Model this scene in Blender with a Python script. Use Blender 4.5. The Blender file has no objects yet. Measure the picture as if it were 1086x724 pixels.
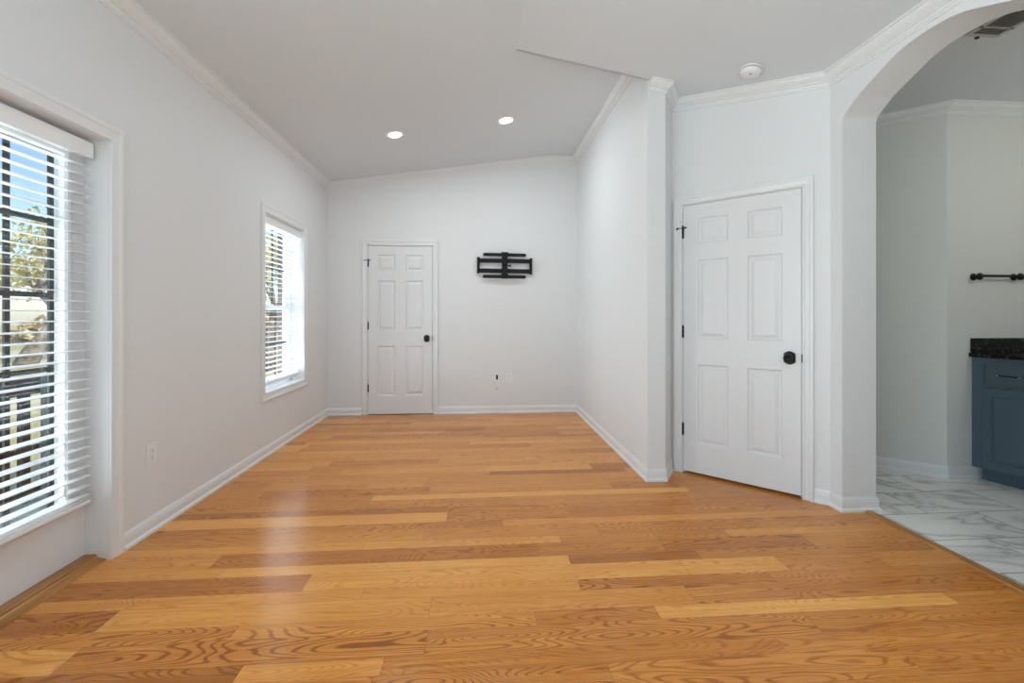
import bpy, bmesh, math, random
from mathutils import Vector, Matrix

# ------------------------------------------------------------------ camera, sky, light, exposure
sc = bpy.context.scene
COL = sc.collection
PI = math.pi

cam_d = bpy.data.cameras.new('camera')
cam = bpy.data.objects.new('camera', cam_d)
COL.objects.link(cam)
cam.location = (0, 0, 1.2)
cam.rotation_euler = (PI / 2, 0, -math.atan(35 / 483))
cam_d.sensor_width = 36.0
cam_d.sensor_fit = 'HORIZONTAL'
cam_d.lens = 483 / 1086 * 36
cam_d.shift_y = -27.5 / 1086
cam_d.clip_start = 0.02
cam_d.clip_end = 400
sc.camera = cam

sc.view_settings.view_transform = 'Standard'
sc.view_settings.look = 'None'
sc.view_settings.gamma = 1.0
sc.view_settings.use_curve_mapping = False
sc.view_settings.exposure = 0.0
sc.cycles.max_bounces = 10
sc.cycles.diffuse_bounces = 6
sc.cycles.transparent_max_bounces = 16
sc.cycles.sample_clamp_indirect = 8.0
sc.cycles.use_denoising = True

w = bpy.data.worlds.new('sky')
sc.world = w
w.use_nodes = True
nt = w.node_tree
bg = nt.nodes['Background']
sky = nt.nodes.new('ShaderNodeTexSky')
sky.sky_type = 'NISHITA'
sky.sun_disc = False
sky.sun_elevation = math.radians(46)
sky.sun_rotation = math.radians(100)
sky.air_density = 1.0
sky.dust_density = 0.6
sky.ozone_density = 3.5
nt.links.new(sky.outputs[0], bg.inputs[0])
bg.inputs[1].default_value = 0.235


def lamp(name, kind, loc, rot, energy, color=(1, 1, 1), size=None, size_y=None, angle=None):
    d = bpy.data.lights.new(name, kind)
    d.energy = energy
    d.color = color
    if size is not None:
        if kind == 'AREA':
            d.shape = 'RECTANGLE'
            d.size = size
            d.size_y = size_y or size
        else:
            d.shadow_soft_size = size
    if angle is not None:
        d.angle = angle
    o = bpy.data.objects.new(name, d)
    COL.objects.link(o)
    o.location = loc
    o.rotation_euler = rot
    return o


# sun stands behind the house, so the yard beyond the left wall is front lit
lamp('sun', 'SUN', (6, -4, 9), (math.radians(44), 0, math.radians(70)), 4.6, (1, 0.95, 0.86), angle=0.01)
# fill lamp added outside an invented window in the left wall behind the camera
COOL = (0.79, 0.93, 1.0)
lamp('rear_fill', 'AREA', (-2.40, -0.85, 1.1), (0, -PI / 2 - 0.45, math.radians(12)), 80, COOL, 1.7, 2.7)
# daylight through the glazed door and the far window, rising off the bright yard
lamp('door_daylight', 'AREA', (-2.60, 1.90, 1.0), (0, -PI / 2 - 0.45, 0), 46, COOL, 1.5, 0.9)
lamp('window_daylight', 'AREA', (-2.62, 4.43, 1.0), (0, -PI / 2 - 0.55, 0), 74, COOL, 1.4, 0.95)
# added fill lamp turned up at the ceiling behind the camera
lamp('ceiling_fill', 'AREA', (0.2, -1.4, 0.8), (PI - 0.2, 0, 0), 92, (0.74, 0.915, 1.0), 2.0, 2.0)
# the kitchen's own lamp
lamp('kitchen_light', 'POINT', (4.15, 1.75, 2.25), (0, 0, 0), 15.5, (1.0, 0.985, 0.91), 0.12)


# ------------------------------------------------------------------ materials
def mat(name, color=(0.8, 0.8, 0.8), rough=0.5, metal=0.0, spec=0.5, bump=None, coat=0.0):
    m = bpy.data.materials.new(name)
    m.use_nodes = True
    n = m.node_tree.nodes
    b = n['Principled BSDF']
    b.inputs['Base Color'].default_value = (*color, 1)
    b.inputs['Roughness'].default_value = rough
    b.inputs['Metallic'].default_value = metal
    b.inputs['Specular IOR Level'].default_value = spec
    b.inputs['Coat Weight'].default_value = coat
    if bump:
        scale, strength = bump
        tc = n.new('ShaderNodeTexCoord')
        nz = n.new('ShaderNodeTexNoise')
        nz.inputs['Scale'].default_value = scale
        nz.inputs['Detail'].default_value = 4
        bp = n.new('ShaderNodeBump')
        bp.inputs['Strength'].default_value = strength
        bp.inputs['Distance'].default_value = 0.002
        L = m.node_tree.links
        L.new(tc.outputs['Object'], nz.inputs['Vector'])
        L.new(nz.outputs['Fac'], bp.inputs['Height'])
        L.new(bp.outputs['Normal'], b.inputs['Normal'])
    return m


def noise_mat(name, c1, c2, scale=8, rough=0.7, stretch=(1, 1, 1), detail=5, lo=0.35, hi=0.65):
    m = mat(name, c1, rough)
    n, L = m.node_tree.nodes, m.node_tree.links
    tc = n.new('ShaderNodeTexCoord')
    mp = n.new('ShaderNodeMapping')
    mp.inputs['Scale'].default_value = stretch
    nz = n.new('ShaderNodeTexNoise')
    nz.inputs['Scale'].default_value = scale
    nz.inputs['Detail'].default_value = detail
    r = n.new('ShaderNodeValToRGB')
    r.color_ramp.elements[0].position = lo
    r.color_ramp.elements[1].position = hi
    r.color_ramp.elements[0].color = (*c1, 1)
    r.color_ramp.elements[1].color = (*c2, 1)
    L.new(tc.outputs['Object'], mp.inputs['Vector'])
    L.new(mp.outputs['Vector'], nz.inputs['Vector'])
    L.new(nz.outputs['Fac'], r.inputs['Fac'])
    L.new(r.outputs['Color'], n['Principled BSDF'].inputs['Base Color'])
    return m


def math_node(n, L, op, a, b=None, clamp=False):
    q = n.new('ShaderNodeMath')
    q.operation = op
    q.use_clamp = clamp
    for i, v in enumerate((a, b)):
        if v is None:
            continue
        if hasattr(v, 'is_linked'):
            L.new(v, q.inputs[i])
        else:
            q.inputs[i].default_value = v
    return q.outputs[0]


def oak_material():
    """Oak boards: every board has its own tone and its own cathedral grain."""
    m = mat('oak_boards', (0.5, 0.3, 0.12), 0.27, 0, 0.34)
    n, L = m.node_tree.nodes, m.node_tree.links
    b = n['Principled BSDF']
    tc = n.new('ShaderNodeTexCoord')
    at = n.new('ShaderNodeAttribute'); at.attribute_name = 'tone'
    sd = n.new('ShaderNodeAttribute'); sd.attribute_name = 'seed'
    gr = n.new('ShaderNodeAttribute'); gr.attribute_name = 'grain'
    add = n.new('ShaderNodeVectorMath'); add.operation = 'ADD'
    L.new(tc.outputs['Object'], add.inputs[0]); L.new(sd.outputs['Vector'], add.inputs[1])

    def stretched(sx, sy):
        mp = n.new('ShaderNodeMapping')
        mp.inputs['Scale'].default_value = (sx, sy, 1)
        L.new(add.outputs[0], mp.inputs['Vector'])
        return mp.outputs['Vector']

    def noise(vec, scale, detail, dist=0.0, rough=0.5):
        z = n.new('ShaderNodeTexNoise')
        z.inputs['Scale'].default_value = scale
        z.inputs['Detail'].default_value = detail
        z.inputs['Roughness'].default_value = rough
        z.inputs['Distortion'].default_value = dist
        L.new(vec, z.inputs['Vector'])
        return z.outputs['Fac']
    # growth rings: contour lines of a long smooth field
    field = noise(stretched(1.15, 7.5), 1.0, 1.2, 0.25)
    jit = noise(stretched(9, 60), 1.0, 3)
    rings = math_node(n, L, 'ADD', math_node(n, L, 'MULTIPLY', field, 220.0), math_node(n, L, 'MULTIPLY', jit, 3.4))
    s = math_node(n, L, 'SINE', rings)
    r1 = n.new('ShaderNodeValToRGB')
    r1.color_ramp.elements[0].position = 0.64; r1.color_ramp.elements[0].color = (0, 0, 0, 1)
    r1.color_ramp.elements[1].position = 1.0; r1.color_ramp.elements[1].color = (1, 1, 1, 1)
    L.new(math_node(n, L, 'ADD', math_node(n, L, 'MULTIPLY', s, 0.5), 0.5), r1.inputs['Fac'])
    ring = math_node(n, L, 'MULTIPLY', r1.outputs['Color'], gr.outputs['Fac'])
    # straight fibre streaks and pores
    fib = noise(stretched(2.2, 70), 1.0, 6, 0.0, 0.65)
    pore = noise(stretched(14, 420), 1.0, 3, 0.0, 0.7)
    blot = noise(stretched(1.6, 6), 1.0, 3)
    t = math_node(n, L, 'ADD', math_node(n, L, 'MULTIPLY', at.outputs['Fac'], 0.82), 0.10)
    t = math_node(n, L, 'ADD', t, math_node(n, L, 'MULTIPLY', math_node(n, L, 'SUBTRACT', fib, 0.5), 0.65))
    t = math_node(n, L, 'ADD', t, math_node(n, L, 'MULTIPLY', math_node(n, L, 'SUBTRACT', pore, 0.5), 0.55))
    t = math_node(n, L, 'ADD', t, math_node(n, L, 'MULTIPLY', math_node(n, L, 'SUBTRACT', blot, 0.5), 0.30))
    t = math_node(n, L, 'SUBTRACT', t, math_node(n, L, 'MULTIPLY', ring, 0.36), clamp=True)
    r2 = n.new('ShaderNodeValToRGB')
    e = r2.color_ramp.elements
    e[0].position = 0.0; e[0].color = (*OAK[0], 1)
    e[1].position = 1.0; e[1].color = (*OAK[3], 1)
    k = e.new(0.33); k.color = (*OAK[1], 1)
    k = e.new(0.66); k.color = (*OAK[2], 1)
    L.new(t, r2.inputs['Fac'])
    L.new(r2.outputs['Color'], b.inputs['Base Color'])
    bp = n.new('ShaderNodeBump')
    bp.inputs['Strength'].default_value = 0.10
    bp.inputs['Distance'].default_value = 0.001
    L.new(math_node(n, L, 'ADD', fib, math_node(n, L, 'MULTIPLY', blot, 1.5)), bp.inputs['Height'])
    L.new(bp.outputs['Normal'], b.inputs['Normal'])
    rr = math_node(n, L, 'ADD', math_node(n, L, 'MULTIPLY', fib, 0.10), 0.17)
    L.new(rr, b.inputs['Roughness'])
    return m


def marble_material():
    m = mat('marble_tile', (0.7, 0.7, 0.7), 0.22)
    n, L = m.node_tree.nodes, m.node_tree.links
    b = n['Principled BSDF']
    tc = n.new('ShaderNodeTexCoord')
    sd = n.new('ShaderNodeAttribute'); sd.attribute_name = 'seed'
    add = n.new('ShaderNodeVectorMath'); add.operation = 'ADD'
    L.new(tc.outputs['Object'], add.inputs[0]); L.new(sd.outputs['Vector'], add.inputs[1])
    mp = n.new('ShaderNodeMapping'); mp.inputs['Scale'].default_value = (1.3, 3.2, 1); mp.inputs['Rotation'].default_value = (0, 0, 0.5)
    L.new(add.outputs[0], mp.inputs['Vector'])
    z = n.new('ShaderNodeTexNoise'); z.inputs['Scale'].default_value = 0.9; z.inputs['Detail'].default_value = 6; z.inputs['Distortion'].default_value = 0.9
    L.new(mp.outputs['Vector'], z.inputs['Vector'])
    v = math_node(n, L, 'ABSOLUTE', math_node(n, L, 'SUBTRACT', z.outputs['Fac'], 0.5))
    r = n.new('ShaderNodeValToRGB')
    e = r.color_ramp.elements
    e[0].position = 0.0; e[0].color = (0.50, 0.50, 0.49, 1)
    e[1].position = 0.07; e[1].color = (0.88, 0.87, 0.84, 1)
    k = e.new(0.018); k.color = (0.75, 0.745, 0.73, 1)
    L.new(v, r.inputs['Fac'])
    L.new(r.outputs['Color'], b.inputs['Base Color'])
    return m


def granite_material():
    m = mat('black_granite', (0.01, 0.01, 0.01), 0.2, 0.0, 0.28)
    n, L = m.node_tree.nodes, m.node_tree.links
    b = n['Principled BSDF']
    tc = n.new('ShaderNodeTexCoord')
    vo = n.new('ShaderNodeTexVoronoi'); vo.inputs['Scale'].default_value = 110
    L.new(tc.outputs['Object'], vo.inputs['Vector'])
    nz = n.new('ShaderNodeTexNoise'); nz.inputs['Scale'].default_value = 26; nz.inputs['Detail'].default_value = 4
    L.new(tc.outputs['Object'], nz.inputs['Vector'])
    sep = n.new('ShaderNodeSeparateColor'); L.new(vo.outputs['Color'], sep.inputs[0])
    mlt = math_node(n, L, 'MULTIPLY', sep.outputs[0], nz.outputs['Fac'])
    r = n.new('ShaderNodeValToRGB')
    e = r.color_ramp.elements
    e[0].position = 0.38; e[0].color = (0.006, 0.006, 0.007, 1)
    e[1].position = 0.62; e[1].color = (0.16, 0.14, 0.12, 1)
    L.new(mlt, r.inputs['Fac'])
    L.new(r.outputs['Color'], b.inputs['Base Color'])
    return m


def brick_material():
    m = mat('brown_brick', (0.1, 0.06, 0.05), 0.9)
    n, L = m.node_tree.nodes, m.node_tree.links
    tc = n.new('ShaderNodeTexCoord')
    sp = n.new('ShaderNodeSeparateXYZ'); L.new(tc.outputs['Object'], sp.inputs[0])
    cb = n.new('ShaderNodeCombineXYZ')
    L.new(math_node(n, L, 'ADD', sp.outputs[0], sp.outputs[1]), cb.inputs[0]); L.new(sp.outputs[2], cb.inputs[1])
    br = n.new('ShaderNodeTexBrick')
    br.inputs['Scale'].default_value = 1.0
    br.inputs['Brick Width'].default_value = 0.21
    br.inputs['Row Height'].default_value = 0.075
    br.inputs['Mortar Size'].default_value = 0.006
    br.inputs['Color1'].default_value = (0.085, 0.045, 0.032, 1)
    br.inputs['Color2'].default_value = (0.05, 0.032, 0.028, 1)
    br.inputs['Mortar'].default_value = (0.11, 0.10, 0.095, 1)
    L.new(cb.outputs[0], br.inputs['Vector'])
    L.new(br.outputs['Color'], n['Principled BSDF'].inputs['Base Color'])
    return m


def glass_material():
    m = bpy.data.materials.new('window_glass')
    m.use_nodes = True
    n, L = m.node_tree.nodes, m.node_tree.links
    n.clear()
    out = n.new('ShaderNodeOutputMaterial')
    tr = n.new('ShaderNodeBsdfTransparent'); tr.inputs[0].default_value = (0.95, 0.96, 0.96, 1)
    gl = n.new('ShaderNodeBsdfGlossy'); gl.inputs['Roughness'].default_value = 0.0
    fr = n.new('ShaderNodeFresnel'); fr.inputs['IOR'].default_value = 1.45
    mx = n.new('ShaderNodeMixShader')
    L.new(math_node(n, L, 'MULTIPLY', fr.outputs[0], 0.15), mx.inputs[0])
    L.new(tr.outputs[0], mx.inputs[1]); L.new(gl.outputs[0], mx.inputs[2])
    L.new(mx.outputs[0], out.inputs[0])
    return m


def emit_mat(name, color, strength):
    m = bpy.data.materials.new(name)
    m.use_nodes = True
    n, L = m.node_tree.nodes, m.node_tree.links
    b = n['Principled BSDF']
    b.inputs['Base Color'].default_value = (0.8, 0.8, 0.8, 1)
    b.inputs['Emission Color'].default_value = (*color, 1)
    b.inputs['Emission Strength'].default_value = strength
    return m


OAK = [(0.290, 0.088, 0.012), (0.560, 0.194, 0.030), (0.760, 0.322, 0.064), (0.940, 0.490, 0.132)]
M = {
    'wall': mat('white_wall_paint', (0.746, 0.755, 0.760), 0.55, bump=(220, 0.06)),
    'ceil': mat('white_ceiling_paint', (0.690, 0.730, 0.758), 0.7, bump=(220, 0.06)),
    'trim': mat('white_gloss_trim', (0.772, 0.782, 0.788), 0.32),
    'door': mat('white_door_paint', (0.755, 0.76, 0.77), 0.36, bump=(300, 0.05)),
    'kwall': mat('kitchen_wall_paint', (0.72, 0.73, 0.70), 0.55, bump=(220, 0.06)),
    'oak': oak_material(),
    'oak_trim': noise_mat('oak_trim', (0.30, 0.115, 0.022), (0.50, 0.22, 0.048), 1.0, 0.3, (60, 3, 40)),
    'seam': mat('board_seam', (0.05, 0.022, 0.008), 0.8),
    'marble': marble_material(),
    'grout': mat('tile_grout', (0.12, 0.12, 0.115), 0.9),
    'granite': granite_material(),
    'blue': mat('slate_blue_cabinet_paint', (0.082, 0.122, 0.158), 0.35),
    'blue_dark': mat('slate_blue_toe_kick', (0.068, 0.105, 0.145), 0.45),
    'black': mat('black_metal', (0.006, 0.006, 0.0065), 0.42, 0.0, 0.3),
    'blackplastic': mat('black_plastic', (0.008, 0.008, 0.0085), 0.5, 0.0, 0.25),
    'nickel': mat('bright_nickel', (0.75, 0.72, 0.68), 0.2, 1.0),
    'blind': mat('white_blind_slat', (0.86, 0.86, 0.86), 0.4),
    'cord': mat('white_cord', (0.8, 0.8, 0.8), 0.8),
    'vinyl': mat('white_vinyl', (0.85, 0.85, 0.86), 0.35),
    'muntin': mat('black_muntin', (0.006, 0.005, 0.005), 0.5, 0.0, 0.2),
    'glass': glass_material(),
    'plastic': mat('white_plastic', (0.80, 0.80, 0.79), 0.35),
    'slot': mat('slot_shade', (0.01, 0.01, 0.01), 0.8),  # near-black stands for the shade in holes and gaps
    'greyplastic': mat('grey_plastic', (0.42, 0.42, 0.42), 0.5),
    'lens': emit_mat('lit_lens', (1.0, 0.98, 0.95), 9.0),
    'brick': brick_material(),
    'railing': mat('dark_painted_wood', (0.020, 0.021, 0.030), 0.6),
    'deck': noise_mat('weathered_deck', (0.42, 0.36, 0.24), (0.60, 0.53, 0.38), 3, 0.8, (12, 1.5, 1)),
    'ground': noise_mat('dry_grass', (0.40, 0.36, 0.14), (0.62, 0.57, 0.34), 0.5, 0.95),
    'bark': noise_mat('grey_brown_bark', (0.11, 0.08, 0.055), (0.34, 0.27, 0.20), 5, 0.95),
    'leaf': noise_mat('yellow_green_leaf', (0.38, 0.36, 0.09), (0.70, 0.62, 0.28), 0.9, 0.7),
    'leaf2': noise_mat('russet_leaf', (0.46, 0.34, 0.16), (0.74, 0.62, 0.38), 0.9, 0.7),
    'vent': mat('grey_vent_metal', (0.50, 0.50, 0.49), 0.5),
    'shadow_gap': mat('cavity_shade', (0.09, 0.09, 0.09), 0.9),
}


# ------------------------------------------------------------------ geometry helpers
def obj(name, bm, m=None, parent=None, smooth=False, bevel=0.0, seg=2, loc=None, rotz=None):
    me = bpy.data.meshes.new(name)
    bmesh.ops.recalc_face_normals(bm, faces=bm.faces[:])
    bm.to_mesh(me)
    bm.free()
    for x in (m if isinstance(m, (list, tuple)) else [m]):
        if x:
            me.materials.append(x)
    o = bpy.data.objects.new(name, me)
    COL.objects.link(o)
    if parent:
        o.parent = parent
    if loc is not None:
        o.location = loc
    if rotz is not None:
        o.rotation_euler = (0, 0, rotz)
    if smooth:
        for p in me.polygons:
            p.use_smooth = True
    if bevel:
        b = o.modifiers.new('bevel', 'BEVEL')
        b.width = bevel
        b.segments = seg
        b.limit_method = 'ANGLE'
        b.angle_limit = math.radians(40)
    return o


def empty(name, loc=(0, 0, 0), rotz=0.0):
    o = bpy.data.objects.new(name, None)
    o.empty_display_size = 0.1
    COL.objects.link(o)
    o.location = loc
    o.rotation_euler = (0, 0, rotz)
    return o


def tag(o, label, cat, group=None):
    o['label'] = label
    o['category'] = cat
    if group:
        o['group'] = group
    return o


def structure(o):
    o['kind'] = 'structure'
    return o


def box(bm, x0, x1, y0, y1, z0, z1, mi=0):
    v = [bm.verts.new((x, y, z)) for x in (x0, x1) for y in (y0, y1) for z in (z0, z1)]
    for f in ((0, 1, 3, 2), (4, 6, 7, 5), (0, 4, 5, 1), (2, 3, 7, 6), (0, 2, 6, 4), (1, 5, 7, 3)):
        q = bm.faces.new([v[i] for i in f])
        q.material_index = mi


def extrude_poly(bm, pts, vec, mi=0):
    a = [bm.verts.new(p) for p in pts]
    b = [bm.verts.new(Vector(p) + Vector(vec)) for p in pts]
    n = len(pts)
    fs = [bm.faces.new(a), bm.faces.new(b[::-1])]
    for i in range(n):
        fs.append(bm.faces.new((a[i], b[i], b[(i + 1) % n], a[(i + 1) % n])))
    for f in fs:
        f.material_index = mi


def prism(bm, poly, z0, z1, mi=0):
    extrude_poly(bm, [(x, y, z0) for x, y in poly], (0, 0, z1 - z0), mi)


def tube(bm, pts, radii, n=10, caps=True):
    pts = [Vector(p) for p in pts]
    if not isinstance(radii, (list, tuple)):
        radii = [radii] * len(pts)
    rings = []
    ref = None
    for i, p in enumerate(pts):
        d = (pts[min(i + 1, len(pts) - 1)] - pts[max(i - 1, 0)]).normalized()
        if ref is None:
            ref = d.orthogonal().normalized()
        ref = (ref - d * ref.dot(d)).normalized()
        s = d.cross(ref)
        rings.append([bm.verts.new(p + (ref * math.cos(2 * PI * k / n) + s * math.sin(2 * PI * k / n)) * radii[i]) for k in range(n)])
    for a, b in zip(rings, rings[1:]):
        for k in range(n):
            bm.faces.new((a[k], a[(k + 1) % n], b[(k + 1) % n], b[k]))
    if caps:
        bm.faces.new(rings[0][::-1])
        bm.faces.new(rings[-1])


def lathe(bm, prof, n=24, mtx=None):
    """prof: list of (radius, height) about local z, transformed by mtx."""
    mtx = mtx or Matrix()
    rings = []
    for r, h in prof:
        if r < 1e-6:
            rings.append([bm.verts.new(mtx @ Vector((0, 0, h)))])
        else:
            rings.append([bm.verts.new(mtx @ Vector((r * math.cos(2 * PI * k / n), r * math.sin(2 * PI * k / n), h))) for k in range(n)])
    for a, b in zip(rings, rings[1:]):
        for k in range(n):
            k2 = (k + 1) % n
            if len(a) == 1 and len(b) == 1:
                continue
            if len(a) == 1:
                bm.faces.new((a[0], b[k2], b[k]))
            elif len(b) == 1:
                bm.faces.new((a[k], a[k2], b[0]))
            else:
                bm.faces.new((a[k], a[k2], b[k2], b[k]))
    if len(rings[0]) > 1:
        bm.faces.new(rings[0][::-1])
    if len(rings[-1]) > 1:
        bm.faces.new(rings[-1])


def run_profile(bm, path, normals, prof, zfun, cut_start=0.0):
    """Sweep a moulding along a plan path, mitred. normals: inward normal of each segment.
    prof: closed list of (out, down); z = zfun(x, y) - down."""
    rings = []
    for i, (px, py) in enumerate(path):
        na = Vector(normals[max(i - 1, 0)])
        nb = Vector(normals[min(i, len(normals) - 1)])
        k = 1 + na.dot(nb)
        mv = (na + nb) / k
        ring = []
        for o, d in prof:
            x, y = px + mv.x * o, py + mv.y * o
            ring.append(bm.verts.new((x, y, zfun(x, y) - d)))
        rings.append(ring)
    n = len(prof)
    for a, b in zip(rings, rings[1:]):
        for k in range(n):
            bm.faces.new((a[k], b[k], b[(k + 1) % n], a[(k + 1) % n]))
    bm.faces.new(rings[0])
    bm.faces.new(rings[-1][::-1])


def frame_profile(bm, path, prof, to3d, closed=False):
    """Casing around an opening. path: (s, z) points in the wall plane, walked so that the outside of the opening is on the
    left; prof: (a outward, b off the wall); to3d(s, z, b) -> world point."""
    P = [Vector(p) for p in path]
    n = len(P)
    rings = []
    for i in range(n):
        def leftn(a, b):
            d = (b - a).normalized()
            return Vector((-d.y, d.x))
        if closed or 0 < i < n - 1:
            na = leftn(P[i - 1], P[i])
            nb = leftn(P[i], P[(i + 1) % n])
        elif i == 0:
            na = nb = leftn(P[0], P[1])
        else:
            na = nb = leftn(P[-2], P[-1])
        mv = (na + nb) / (1 + na.dot(nb))
        rings.append([bm.verts.new(to3d(P[i].x + mv.x * a, P[i].y + mv.y * a, b)) for a, b in prof])
    m = len(prof)
    pairs = list(zip(rings, rings[1:])) + ([(rings[-1], rings[0])] if closed else [])
    for A, B in pairs:
        for k in range(m):
            bm.faces.new((A[k], B[k], B[(k + 1) % m], A[(k + 1) % m]))
    if not closed:
        bm.faces.new(rings[0])
        bm.faces.new(rings[-1][::-1])


def casing_prof(w):
    return [(0, 0), (0, 0.010), (0.004, 0.013), (0.010, 0.013), (0.014, 0.009), (w * 0.62, 0.013), (w * 0.66, 0.016),
            (w * 0.80, 0.019), (w * 0.95, 0.019), (w, 0.015), (w, 0)]


# ------------------------------------------------------------------ room dimensions
XL, XR, YF, YB = -1.815, 1.22, 5.615, -3.6
XRID, YG = 0.265, 3.22                                   # ridge line and the gable step at the end of the short wall
PA, PB, PC = (1.35, 3.22), (1.50, 3.45), (2.22, 2.73)    # end of the short wall, inner corner, corner to the arch wall
XA0, XA1 = 2.22, 2.44                                    # arch wall faces
YA0, YA1 = 1.579, 2.637                                  # arch opening
KZ = 2.76                                                # kitchen ceiling
KX, KY = 3.443, 3.119                                    # outer corner in the kitchen
S2 = math.sqrt(0.5)


XFLAT = 0.86                                             # the slope ends in a narrow level strip


def zA(x):
    return 2.785 + 0.1425 * (min(x, XFLAT) - XL)


def zB(x):
    return 3.0814 - 0.186 * (x - XRID)


# ------------------------------------------------------------------ floor
def board_floor(name, rows, gap, material, seam, clip=None, base_z=-0.004):
    """rows: (y0, y1, [(x0, x1, tone, grain), ...]); one mesh, a face per board, seams open onto a dark bed."""
    rnd = random.Random(5)
    bm = bmesh.new()
    lt = bm.faces.layers.float.new('tone')
    lg = bm.faces.layers.float.new('grain')
    ls = bm.faces.layers.float_vector.new('seed')
    for y0, y1, cells in rows:
        for x0, x1, tone, grain in cells:
            g = gap
            vs = [bm.verts.new(p) for p in ((x0 + g, y0 + g, 0), (x1 - g, y0 + g, 0), (x1 - g, y1 - g, 0), (x0 + g, y1 - g, 0))]
            f = bm.faces.new(vs)
            f[lt] = tone
            f[lg] = grain
            f[ls] = Vector((rnd.uniform(-40, 40), rnd.uniform(-40, 40), rnd.uniform(-40, 40)))
    xs = [c[k] for r in rows for c in r[2] for k in (0, 1)]
    ys = [r[k] for r in rows for k in (0, 1)]
    box(bm, min(xs), max(xs), min(ys), max(ys), -0.12, base_z, 1)
    return obj(name, bm, [material, seam])


KNOWN = {  # board ends and tones read off the photograph's nearest rows, right-hand boards toned down for dimmer light: key (row, 'W' or 'N')
    (-1, 'W'): [(-0.35, .40, .6), (.441, .30, .9), (1.5, .46, .9), (9, .36, .5)],
    (-1, 'N'): [(-.805, .12, .9), (-.33, .62, .6), (1.1, .33, .4), (9, .40, .6)],
    (0, 'W'): [(-1.43, .74, .8), (-.194, .34, 1.2), (1.3, .40, 1.0), (9, .33, .6)],
    (0, 'N'): [(-.925, .40, 1.0), (.224, .58, 1.1), (.72, .28, .6), (2.0, .84, .6), (9, .45, .5)],
    (1, 'W'): [(-1.456, .20, .9), (-.2, .66, .5), (.907, .54, .5), (1.36, .46, 1.3), (9, .34, .7)],
    (1, 'N'): [(-.5, .60, .5), (.445, .60, .4), (1.34, .33, 1.2), (9, .34, .6)],
    (2, 'W'): [(-.772, .20, .5), (.98, .74, .6), (1.465, .76, .6), (1.97, .44, .6), (9, .56, .5)],
    (2, 'N'): [(-1.2, .62, .3), (.443, .74, .3), (1.1, .12, .4), (9, .36, .8)],
    (3, 'W'): [(-1.281, .56, .6), (.3, .22, .6), (.957, .34, .5), (1.755, .26, 1.0), (9, .46, .6)],
    (3, 'N'): [(-.6, .66, .6), (.434, .72, .8), (1.365, .42, .4), (9, .62, .4)],
    (4, 'W'): [(-1.1, .48, .8), (-.3, .55, .9), (.665, .46, .7), (1.6, .38, .9), (9, .42, 1.0)],
    (4, 'N'): [(-.7, .40, .9), (.137, .36, .9), (9, .62, .5)],
    (5, 'W'): [(-.19, .76, .2), (.55, .34, .8), (1.2, .30, .7), (9, .40, .7)],
    (5, 'N'): [(-.2, .20, .8), (9, .34, .7)],
    (6, 'W'): [(-1.0, .46, .8), (.2, .44, .9), (1.2, .42, .5), (9, .4, .6)],
    (6, 'N'): [(-.70, .42, .5), (1.44, .80, .3), (9, .45, .5)],
    (7, 'N'): [(-.784, .44, .5), (-.394, .62, .4), (9, .45, .4)],
}


def oak_rows():
    rnd = random.Random(11)
    rows = []
    k = -26
    XW0, XW1 = -1.95, 2.352
    while True:
        y = 1.625 + 0.2095 * k
        if y > YF + 0.05:
            break
        for kind, a, b in (('W', y, y + 0.130), ('N', y + 0.130, y + 0.2095)):
            cells = []
            x = XW0
            kn = KNOWN.get((k, kind))
            if kn:
                for xe, tone, g in kn:
                    xe = min(xe, XW1)
                    if xe > x + 0.02:
                        cells.append((x, xe, tone, g))
                        x = xe
            else:
                x = XW0 - rnd.uniform(0, 1.0)
                while x < XW1:
                    xe = x + rnd.uniform(0.45, 1.7)
                    if xe > XW0 + 0.05:
                        t = min(0.9, max(0.12, rnd.gauss(0.46, 0.14)))
                        if XW1 - xe < 0.1:
                            xe = XW1
                        cells.append((max(x, XW0), min(xe, XW1), t, rnd.uniform(0.2, 1.0)))
                    x = xe
            rows.append((a, b, cells))
        k += 1
    return rows


structure(board_floor('floor', oak_rows(), 0.0005, M['oak'], M['seam'], base_z=-0.003))

trow = []
for r in range(-14, 6):
    y0 = 2.262 + 0.3125 * r
    off = 2.728 if r % 2 else 3.03
    cells = []
    x = off - 0.605 * 3
    while x < 5.2:
        a, b = max(x, 2.395), min(x + 0.605, 5.2)
        if b - a > 0.02:
            cells.append((a, b, 0.5, 0.5))
        x += 0.605
    trow.append((y0, y0 + 0.3125, cells))
structure(board_floor('floor_kitchen', trow, 0.0024, M['marble'], M['grout'], base_z=-0.0015))

bm = bmesh.new()
extrude_poly(bm, [(2.348, YA0 - 0.9, 0.0), (2.352, YA0 - 0.9, 0.006), (2.362, YA0 - 0.9, 0.009), (2.392, YA0 - 0.9, 0.009), (2.402, YA0 - 0.9, 0.004),
                  (2.402, YA0 - 0.9, -0.003), (2.348, YA0 - 0.9, -0.003)], (0, YA1 - YA0 + 0.9, 0))
structure(obj('trim_1', bm, M['oak_trim']))

# ------------------------------------------------------------------ ceilings
bm = bmesh.new()


def slab(bm, poly, zf, t=0.12):
    a = [bm.verts.new((x, y, zf(x))) for x, y in poly]
    b = [bm.verts.new((x, y, zf(x) + t)) for x, y in poly]
    n = len(poly)
    bm.faces.new(a)
    bm.faces.new(b[::-1])
    for i in range(n):
        bm.faces.new((a[i], b[i], b[(i + 1) % n], a[(i + 1) % n]))


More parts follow.
